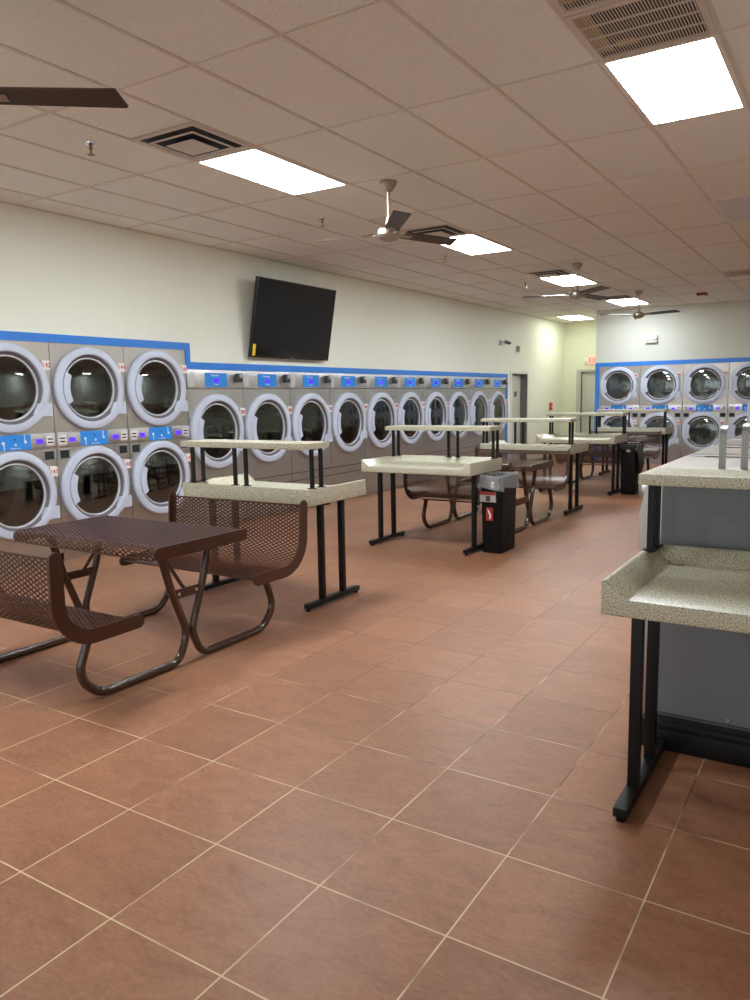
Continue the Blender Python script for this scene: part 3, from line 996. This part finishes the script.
# ------------------------------------------------------------------ television
W_, H_ = 1.665, .985
tv = thing('wall_television', 'black flat television tilted down high on the left wall above the dryers', 'television', (0, 0, 0))
bl = Vector((-4.655, 6.065, 2.085))       # bottom corner nearest the stacks
up = Vector((.175, 0, H_ * .985)).normalized()
rt = Vector((0, 1, 0)); nr = rt.cross(up); 
Mx = Matrix(((rt.x, -nr.x, up.x, bl.x), (rt.y, -nr.y, up.y, bl.y), (rt.z, -nr.z, up.z, bl.z), (0, 0, 0, 1)))
if nr.x < 0: nr = -nr
Mx = Matrix(((rt.x, -nr.x, up.x, bl.x), (rt.y, -nr.y, up.y, bl.y), (rt.z, -nr.z, up.z, bl.z), (0, 0, 0, 1)))
def tvpart(name, b_, m, parent=tv, smooth=True):
    bmesh.ops.transform(b_, matrix=Mx, verts=b_.verts); return obj(name, b_, m, parent, smooth=smooth)
case = tvpart('casing', box(B(), 0, W_, .0, .045, 0, H_, .006), M['tvcase'])
bm = B(); box(bm, .012, W_ - .012, -.003, .001, .028, H_ - .012); tvpart('screen', bm, M['tv'], tv, False)
bm = B(); box(bm, .018, .070, -.0055, -.002, .02, .165); ys = tvpart('energy_sticker', bm, M['yellow'], tv, False)
bm = B(); box(bm, W_ / 2 - .03, W_ / 2 + .03, -.004, -.001, .008, .018); tvpart('maker_badge', bm, M['coinface'], tv, False)
bm = B(); box(bm, XW - .001, XW + .03, 6.7, 7.2, 2.35, 2.75); box(bm, XW + .02, XW + .075, 6.75, 6.80, 2.40, 2.70); box(bm, XW + .02, XW + .075, 7.10, 7.15, 2.40, 2.70); box(bm, XW + .07, XW + .17, 6.77, 7.13, 2.66, 2.68)
obj('wall_bracket', bm, M['black'], tv, smooth=False)

# ------------------------------------------------------------------ ceiling lights and vents
def cell(i, j): return OX + (i + .5) * GX, OY + (j + .5) * GY
def make_light(label, i, j, on=True, group=None):
    x, y = cell(i, j)
    t = thing('ceiling_light', label, 'ceiling light', (x, y, CEIL), group=group)
    hx, hy = GX / 2 - .006, GY / 2 - .006
    bm = B()
    for s in (-1, 1):
        box(bm, min(s * hx, s * (hx - .028)), max(s * hx, s * (hx - .028)), -hy, hy, -.006, .004)
        box(bm, -hx + .028, hx - .028, min(s * hy, s * (hy - .028)), max(s * hy, s * (hy - .028)), -.006, .004)
    obj('frame', bm, M['lightframe'], t, smooth=False)
    bm = B(); box(bm, -hx + .028, hx - .028, -hy + .028, hy - .028, -.002, .003)
    obj('diffuser', bm, M[{True: 'lightpanel', False: 'offpanel'}.get(on, on)], t, smooth=False)
    return t
GL = 'recessed ceiling light panels'
make_light('lit ceiling panel at the upper right beside the slotted return grilles', 2, 1, group=GL)
make_light('lit ceiling panel at upper left, beside the nearest square air vent', -3, 1, group=GL)
make_light('lit ceiling panel just behind the nearest complete ceiling fan', -3, 4, group=GL)
make_light('lit ceiling panel beside the middle ceiling fan with its long rod', -3, 7, group=GL)
make_light('lit ceiling panel in front of the back wall, behind the farthest fan', -3, 10, 'lightpanel_mid', GL)
make_light('lit ceiling panel in the corridor beyond the back wall corner', -6, 12, 'lightpanel_dim', GL)
make_light('unlit grey ceiling panel cut by the right edge of the photo', 2, 4, on=False, group=GL)
make_light('lit ceiling panel nearest the viewpoint on the left side, above the frame', -3, -2, 'lightpanel_near', GL)
make_light('added lit ceiling panel over the unseen right side of the shop, far back', 9, 7, group=GL)  # added to brighten the right wall mirrored in the dryer glass

def make_vent(label, i, j2, group):
    """2x2 ft cone diffuser; j2 in half cells along Y"""
    x, y = OX + (i + .5) * GX, OY + (j2 + .25) * GY
    t = thing('air_vent', label, 'air vent', (x, y, CEIL), group=group)
    h = GX / 2 - .008
    def sq(bm, r0, z0, r1, z1, th=.004):
        a = [bm.verts.new((sx * r0, sy * r0, z0)) for sx, sy in ((-1, -1), (1, -1), (1, 1), (-1, 1))]
        b_ = [bm.verts.new((sx * r1, sy * r1, z1)) for sx, sy in ((-1, -1), (1, -1), (1, 1), (-1, 1))]
        c = [bm.verts.new(v.co + Vector((0, 0, th))) for v in a]; d_ = [bm.verts.new(v.co + Vector((0, 0, th))) for v in b_]
        for k in range(4):
            k2 = (k + 1) % 4
            bm.faces.new((a[k], a[k2], b_[k2], b_[k])); bm.faces.new((c[k], c[k2], d_[k2], d_[k]))
            bm.faces.new((a[k], a[k2], c[k2], c[k])); bm.faces.new((b_[k], b_[k2], d_[k2], d_[k]))
    bm = B(); sq(bm, h, -.004, h - .042, -.004); obj('frame', bm, M['grille'], t, smooth=False)
    bm = B(); box(bm, -h + .045, h - .045, -h + .045, h - .045, .0015, .0045); obj('duct_opening', bm, M['dark'], t, smooth=False)
    for r0, z0, r1, z1 in ((.208, -.018, .186, -.018),):
        bm = B(); sq(bm, r0, z0, r1, z1); obj('louver', bm, M['grille'], t, smooth=False)
    bm = B(); box(bm, -.128, .128, -.128, .128, -.032, -.028); obj('center_plate', bm, M['grille'], t, smooth=False)
    return t
GV = 'square ceiling air vents'
v0 = make_vent('square louvered air vent beside the upper left lit panel', -3, .5, GV)
for j, lab in ((3.5, 'square louvered air vent between the nearest complete fan and the second left panel'),
               (6.5, 'square louvered air vent left of the middle fan canopy'),
               (9.5, 'square louvered air vent just ahead of the farthest fan')):
    dup(v0, (OX - 2.5 * GX, OY + (j + .25) * GY, CEIL), 0, lab)

def make_grille(label, i, j2, group):
    x, y = OX + (i + .5) * GX, OY + (j2 + .25) * GY
    t = thing('return_grille', label, 'return grille', (x, y, CEIL), group=group)
    h = GX / 2 - .006; o = h - .035
    bm = B()
    for s in (-1, 1):
        box(bm, min(s * h, s * o), max(s * h, s * o), -h, h, -.010, .004)
        box(bm, -o, o, min(s * h, s * o), max(s * h, s * o), -.010, .004)
    obj('frame', bm, M['grille'], t, smooth=False)
    bm = B(); box(bm, -o, o, -o, o, .0025, .0045); bk = obj('duct_opening', bm, M['dark'], t, smooth=False)
    bm = B(); box(bm, -o, -o + .07, -o, o - .06, .0010, .0024); box(bm, -o + .10, -o + .20, o - .15, o - .07, .0010, .0024); obj('insulation', bm, M['insul'], bk, smooth=False)
    bm = B()
    for k in (1, 2, 3):
        yy = -o + 2 * o * k / 4; box(bm, -o, o, yy - .007, yy + .007, -.0095, -.0060)
    obj('cross_bar', bm, M['grille'], t, smooth=False)
    bm = B()
    n = 36
    for k in range(n):
        xx = -o + 2 * o * (k + .5) / n; box(bm, xx - .0030, xx + .0030, -o, o, -.0085, -.0065)
    obj('fins', bm, M['grille'], t, smooth=False)
    return t
GG = 'slotted return air grilles'
g0 = make_grille('slotted return air grille touching the upper right lit panel', 2, .5, GG)
dup(g0, (OX + 2.5 * GX, OY + .25 * GY, CEIL), 0, 'slotted return air grille cut by the top edge of the photo')
dup(g0, (OX + 1.5 * GX, OY + 8.25 * GY, CEIL), 0, 'slotted return air grille near the right edge, far back on the ceiling')

# ------------------------------------------------------------------ ceiling fans
def make_fan(label, group):
    t = thing('ceiling_fan', label, 'ceiling fan', group=group)
    bm = B(); lathe(bm, [(0, 0), (.070, 0), (.072, -.015), (.055, -.045), (.034, -.075), (.018, -.080), (0, -.080)], 'Z', (0, 0, 0), 28); obj('canopy', bm, M['nickel'], t)
    bm = B(); lathe(bm, [(.0125, -.07), (.0125, -.36)], 'Z', (0, 0, 0), 14); obj('downrod', bm, M['nickel'], t)
    bm = B(); lathe(bm, [(.014, -.285), (.024, -.29), (.028, -.345), (.040, -.378), (.0, -.378)], 'Z', (0, 0, 0), 22); obj('coupler', bm, M['nickel'], t)
    bm = B(); lathe(bm, [(0, -.365), (.075, -.370), (.098, -.390), (.102, -.430), (.088, -.455), (.060, -.470), (.030, -.482), (0, -.484)], 'Z', (0, 0, 0), 32); obj('motor_housing', bm, M['nickel'], t)
    for k in range(3):
        R3 = Matrix.Rotation(2 * PI * k / 3, 4, 'Z') @ Matrix.Translation((0, 0, -.415)) @ Matrix.Rotation(math.radians(-13), 4, 'X')
        bm = B(); prism(bm, [(.15, -.052), (.17, -.062), (.725, -.070), (.755, .055), (.745, .066), (.17, .056), (.15, .046)], 'Z', -.004, .004)
        bmesh.ops.transform(bm, matrix=R3, verts=bm.verts); bl_ = obj('blade', bm, M['bladetop'], t, smooth=False)
        bm = B(); box(bm, .08, .24, -.024, .024, -.012, -.004, .003)
        bmesh.ops.transform(bm, matrix=R3, verts=bm.verts); obj('blade_iron', bm, M['nickel'], bl_)
    return t
GF = 'three blade ceiling fans'
fn = make_fan('brushed nickel ceiling fan nearest with its whole body in view, left of centre', GF)
fn.location = (-1.60, 4.385, CEIL); fn.rotation_euler = (0, 0, math.radians(-51))
dup(fn, (-1.60, 9.47, CEIL), math.radians(-43), 'brushed nickel ceiling fan in the middle, in front of a lit panel')
dup(fn, (-1.605, 13.03, CEIL), math.radians(-16), 'farthest brushed nickel ceiling fan, in front of the back wall')
dup(fn, (-1.65, .70, CEIL), math.radians(38), 'ceiling fan at the upper left edge with only one blade in the photo')

# ------------------------------------------------------------------ small fittings
def make_sprinkler(label, group):
    t = thing('fire_sprinkler', label, 'sprinkler', group=group)
    bm = B(); lathe(bm, [(0, 0), (.042, 0), (.040, -.008), (.016, -.016), (.0, -.016)], 'Z', (0, 0, 0), 20); obj('escutcheon', bm, M['chrome'], t)
    bm = B(); lathe(bm, [(.012, -.01), (.012, -.045), (.006, -.05), (.006, -.075), (.026, -.078), (.026, -.082), (0, -.083)], 'Z', (0, 0, 0), 14); obj('nozzle', bm, mat('dull_brass', (.30, .20, .12), .35, 1.0), t)
    return t
GK = 'ceiling fire sprinklers'
sp = make_sprinkler('ceiling sprinkler left of the nearest square air vent', GK); sp.location = (-2.77, 2.33, CEIL)
for p, lab in (((-2.81, 5.11, CEIL), 'ceiling sprinkler between the upper left lit panel and the nearest complete fan'),
               ((-2.80, 7.78, CEIL), 'ceiling sprinkler below left of the second left lit panel'),
               ((-2.85, 10.77, CEIL), 'farthest ceiling sprinkler, left of the middle fan')):
    dup(sp, p, 0, lab)
al = thing('ceiling_strobe', 'small red alarm strobe on the ceiling near the back wall', 'alarm', (-.73, 14.11, CEIL))
bm = B(); box(bm, -.085, .085, -.085, .085, -.045, 0, .008); obj('housing', bm, mat('dark_red_plastic', (.22, .02, .02), .4), al)
bm = B(); lathe(bm, [(0, -.07), (.035, -.066), (.045, -.044)], 'Z', (0, 0, 0), 18); obj('lens', bm, M['white'], al)

def wall_plate(t, x0, x1, y0, y1, z0, z1):
    bm = B(); box(bm, x0, x1, y0, y1, z0, z1); obj('wall_mount', bm, M['greyplate'], t, smooth=False)
em = thing('emergency_light', 'white emergency light box high on the back wall', 'emergency light', (-2.005, YB, 2.68))
bm = B(); box(bm, -.12, .12, -.07, 0, -.085, .085, .012); obj('housing', bm, mat('pale_grey_plastic', (.66, .66, .62), .4), em)
for s in (-1, 1):
    bm = B(); lathe(bm, [(0, -.10), (.035, -.098), (.045, -.085), (.048, -.068)], 'Y', (s * .065, 0, .015), 20); obj('lamp_head', bm, M['tag'], em)

wall_plate(em, -.08, .08, -.004, 0, -.05, .05)
cm = thing('security_camera', 'small security camera on the left wall above the far dryers', 'camera', (XW, 14.15, 2.655))
bm = B(); box(bm, 0, .03, -.05, .05, -.05, .05, .008); tube(bm, [(.02, 0, 0), (.09, .03, .02), (.10, .12, .02)], .014); obj('mount', bm, M['coinface'], cm)
bm = B(); tube(bm, [(.09, .08, .02), (.13, .24, -.005)], .034, 16); obj('camera_body', bm, M['coin'], cm)
sb = thing('wall_sensor', 'small grey box on the left wall above the grey door', 'sensor', (XW, 15.13, 2.56))
bm = B(); box(bm, 0, .05, -.05, .05, -.07, .07, .01); obj('housing', bm, M['greyplate'], sb)
bm = B(); lathe(bm, [(0, .062), (.02, .060), (.026, .048)], 'X', (0, 0, .02), 14); obj('lens', bm, M['coin'], sb)
fa = thing('fire_alarm_pull', 'red fire alarm pull station on the corridor left wall', 'fire alarm', (XW, 17.35, 1.24))
bm = B(); box(bm, 0, .05, -.06, .06, -.09, .09, .008); obj('housing', bm, M['red'], fa)
bm = B(); box(bm, .05, .06, -.035, .035, -.03, .0); obj('pull_handle', bm, M['tag'], fa, smooth=False)
wall_plate(fa, 0, .004, -.065, .065, -.095, .095)
ex = thing('exit_sign', 'lit pinkish exit sign above the corridor end door', 'exit sign', (-3.90, YC, 2.375))
bm = B(); box(bm, -.175, .175, -.06, 0, -.105, .105, .010); obj('housing', bm, M['sign'], ex)
obj('lettering', text_mesh('EXIT', .17, mat('exit_letters', (.7, .02, .02), .4, emit=(1, .05, .03), estr=1.2)), M['red'], ex, (0, -.062, -.005))
bm = B(); box(bm, -.29, -.20, -.05, 0, -.08, .05, .01); obj('lamp_head', bm, M['framewhite'], ex)

# ------------------------------------------------------------------ camera and world
F_, YAW, PITCH, ROLL = 766.38, -.5637, -.1345, -.0180
f = Vector((math.sin(YAW) * math.cos(PITCH), math.cos(YAW) * math.cos(PITCH), math.sin(PITCH)))
r = Vector((math.cos(YAW), -math.sin(YAW), 0)); u = r.cross(f)
c_, s_ = math.cos(ROLL), math.sin(ROLL)
r2, u2 = r * c_ + u * s_, u * c_ - r * s_
cam = bpy.data.cameras.new('camera'); co = bpy.data.objects.new('camera', cam); COL.objects.link(co)
co.matrix_world = Matrix(((r2.x, u2.x, -f.x, 1.8547), (r2.y, u2.y, -f.y, -1.3771), (r2.z, u2.z, -f.z, 1.5696), (0, 0, 0, 1)))
cam.sensor_width = 36; cam.lens = F_ / 1000 * 36; cam.sensor_fit = 'AUTO'; cam.clip_end = 100
scene.camera = co
wd = bpy.data.worlds.new('world'); scene.world = wd; wd.use_nodes = True
wd.node_tree.nodes['Background'].inputs[0].default_value = (.92, .97, 1.0, 1)
wd.node_tree.nodes['Background'].inputs[1].default_value = 1.65

scene.view_settings.view_transform = 'Standard'; scene.view_settings.look = 'None'
scene.view_settings.exposure = 0.0; scene.view_settings.gamma = 1.0
scene.view_settings.use_curve_mapping = False
scene.cycles.use_denoising = True
scene.cycles.max_bounces = 10; scene.cycles.diffuse_bounces = 6; scene.cycles.glossy_bounces = 4
scene.cycles.transparent_max_bounces = 10
scene.cycles.sample_clamp_indirect = 6.0
